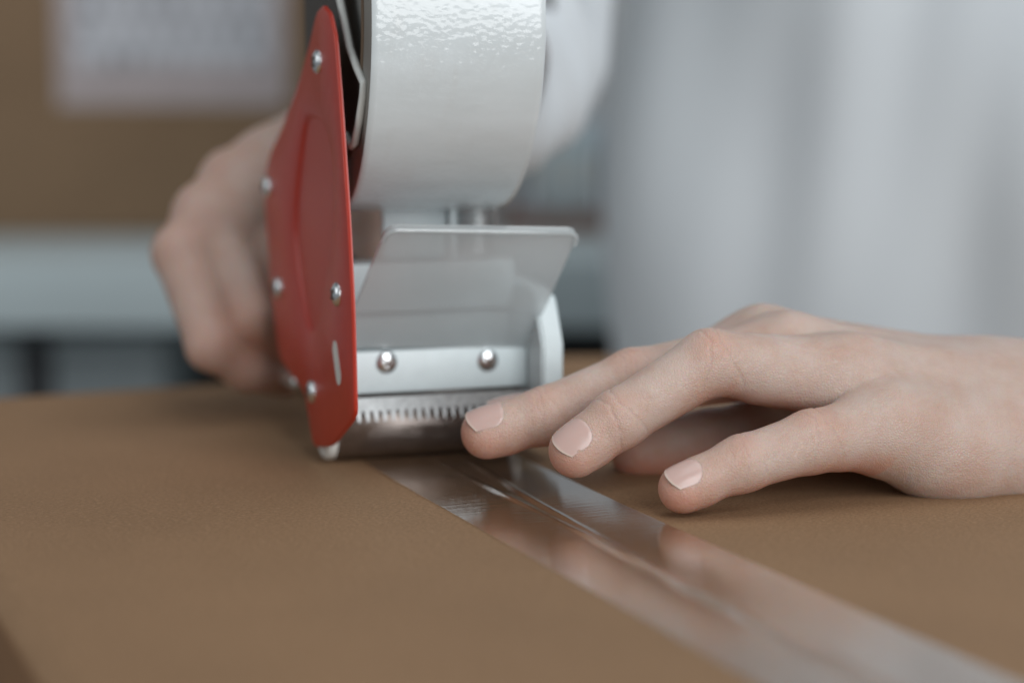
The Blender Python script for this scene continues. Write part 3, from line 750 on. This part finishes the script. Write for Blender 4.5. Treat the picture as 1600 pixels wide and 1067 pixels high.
box('lower_back_panel', inshelf((-900, 900, SF + 300, SF + 308, -360, SZ - 41)), M_blackp, su)
# cardboard box with an address label
BF = 1385.0; s_ = BF / FPX
def bgX(x, d): return (x - 800) / FPX * d * 1.0
bb = empty('stored_box', (-330, BF, SZ)); tag(bb, 'dull brown cardboard box with a plastic address pouch, standing on the shelf', 'box')
bxr = bgX(500, BF)
box('carton', (-260, bxr + 330, 0, 220, 0.5, 300), M_cardback, bb, 3)
M_pouch = plain('plastic pouch', (0.50, 0.43, 0.43), 0.3, nscale=30, var=0.05, bmp=0)
def zat(y, d): return HCAM - math.tan(TH + math.atan((y - 533.5) / FPX)) * d
pl, pr, pb = bgX(96, BF), bgX(452, BF), zat(166, BF)
box('pouch', (pl + 330, pr + 330, -0.8, 0.0, pb - SZ, 215), M_pouch, bb, 0.2)
lb = box('label', (bgX(122, BF) + 330, bgX(428, BF) + 330, -1.4, -0.85, zat(104, BF) - SZ, 205), label_mat(), bb)
# pale blue cartons further right
M_blue = plain('pale blue card', (0.62, 0.73, 0.77), 0.6, nscale=12, var=0.06, bmp=0); M_blued = plain('grey blue card', (0.52, 0.56, 0.60), 0.6, nscale=12, var=0.06, bmp=0)
D2 = 1420.0
for i, (x0, x1, m, lab) in enumerate(((800, 838, M_blued, 'grey blue upright file box left of the two pale blue ones'), (840, 878, M_blue, 'pale blue upright file box next to the grey blue one'), (884, 926, M_blue, 'pale blue upright file box nearest the shirt, with a narrow gap at its left'), (930, 985, M_blued, 'grey blue upright file box half hidden by the shirt'))):
    t = empty('file_box', (bgX((x0 + x1) / 2, D2), D2, SZ + 12)); hw = bgX(x1, D2) - bgX((x0 + x1) / 2, D2)
    box('body', (-hw, hw, 0, 180, 0.3, 62), m, t, 1.5); box('spine_label', (-hw * 0.6, hw * 0.6, -0.8, -0.1, 18, 42), M_plast if m is M_blue else M_grey, t)
    tag(t, lab, 'file box', 'upright file boxes on the shelf')
fb = box('flat_carton', (bgX(780, 1395), bgX(1010, 1395), 1395, 1620, SZ + 0.3, SZ + 11.5), plain('red brown card', (0.22, 0.12, 0.085), 0.7, nscale=20, bmp=0), None, 1)
tag(fb, 'flat reddish brown carton lying on the shelf under the file boxes', 'box')
# storage boxes under the shelf
M_bin = plain('grey storage plastic', (0.36, 0.40, 0.41), 0.5, nscale=15, var=0.08, bmp=0); M_bin2 = plain('dark storage plastic', (0.055, 0.055, 0.06), 0.5, nscale=15, bmp=0)
for x0, x1, m, lab in ((-120, 22, M_bin, 'grey storage bin under the shelf at the edge of the picture'), (26, 70, M_bin2, 'dark grey storage bin between two grey ones under the shelf'), (74, 250, M_bin, 'grey storage bin under the shelf right of the dark one')):
    d = 1330; t = empty('storage_bin', (bgX((x0 + x1) / 2, d), d, -359.7)); hw = bgX(x1, d) - bgX((x0 + x1) / 2, d)
    box('body', (-hw, hw, 0, 150, 0.0, 280), m, t, 4); box('lid', (-hw - 1, hw + 1, -3, 152, 280.3, 292), m, t, 3)
    tag(t, lab, 'storage bin', 'bins under the shelf')
tb = box('tabletop', (-700, 700, 120, 800, -BOXH - 30, -BOXH - 0.5), plain('table wood', (0.30, 0.20, 0.12), 0.5, nscale=6), None, 3); tag(tb, kind='structure')
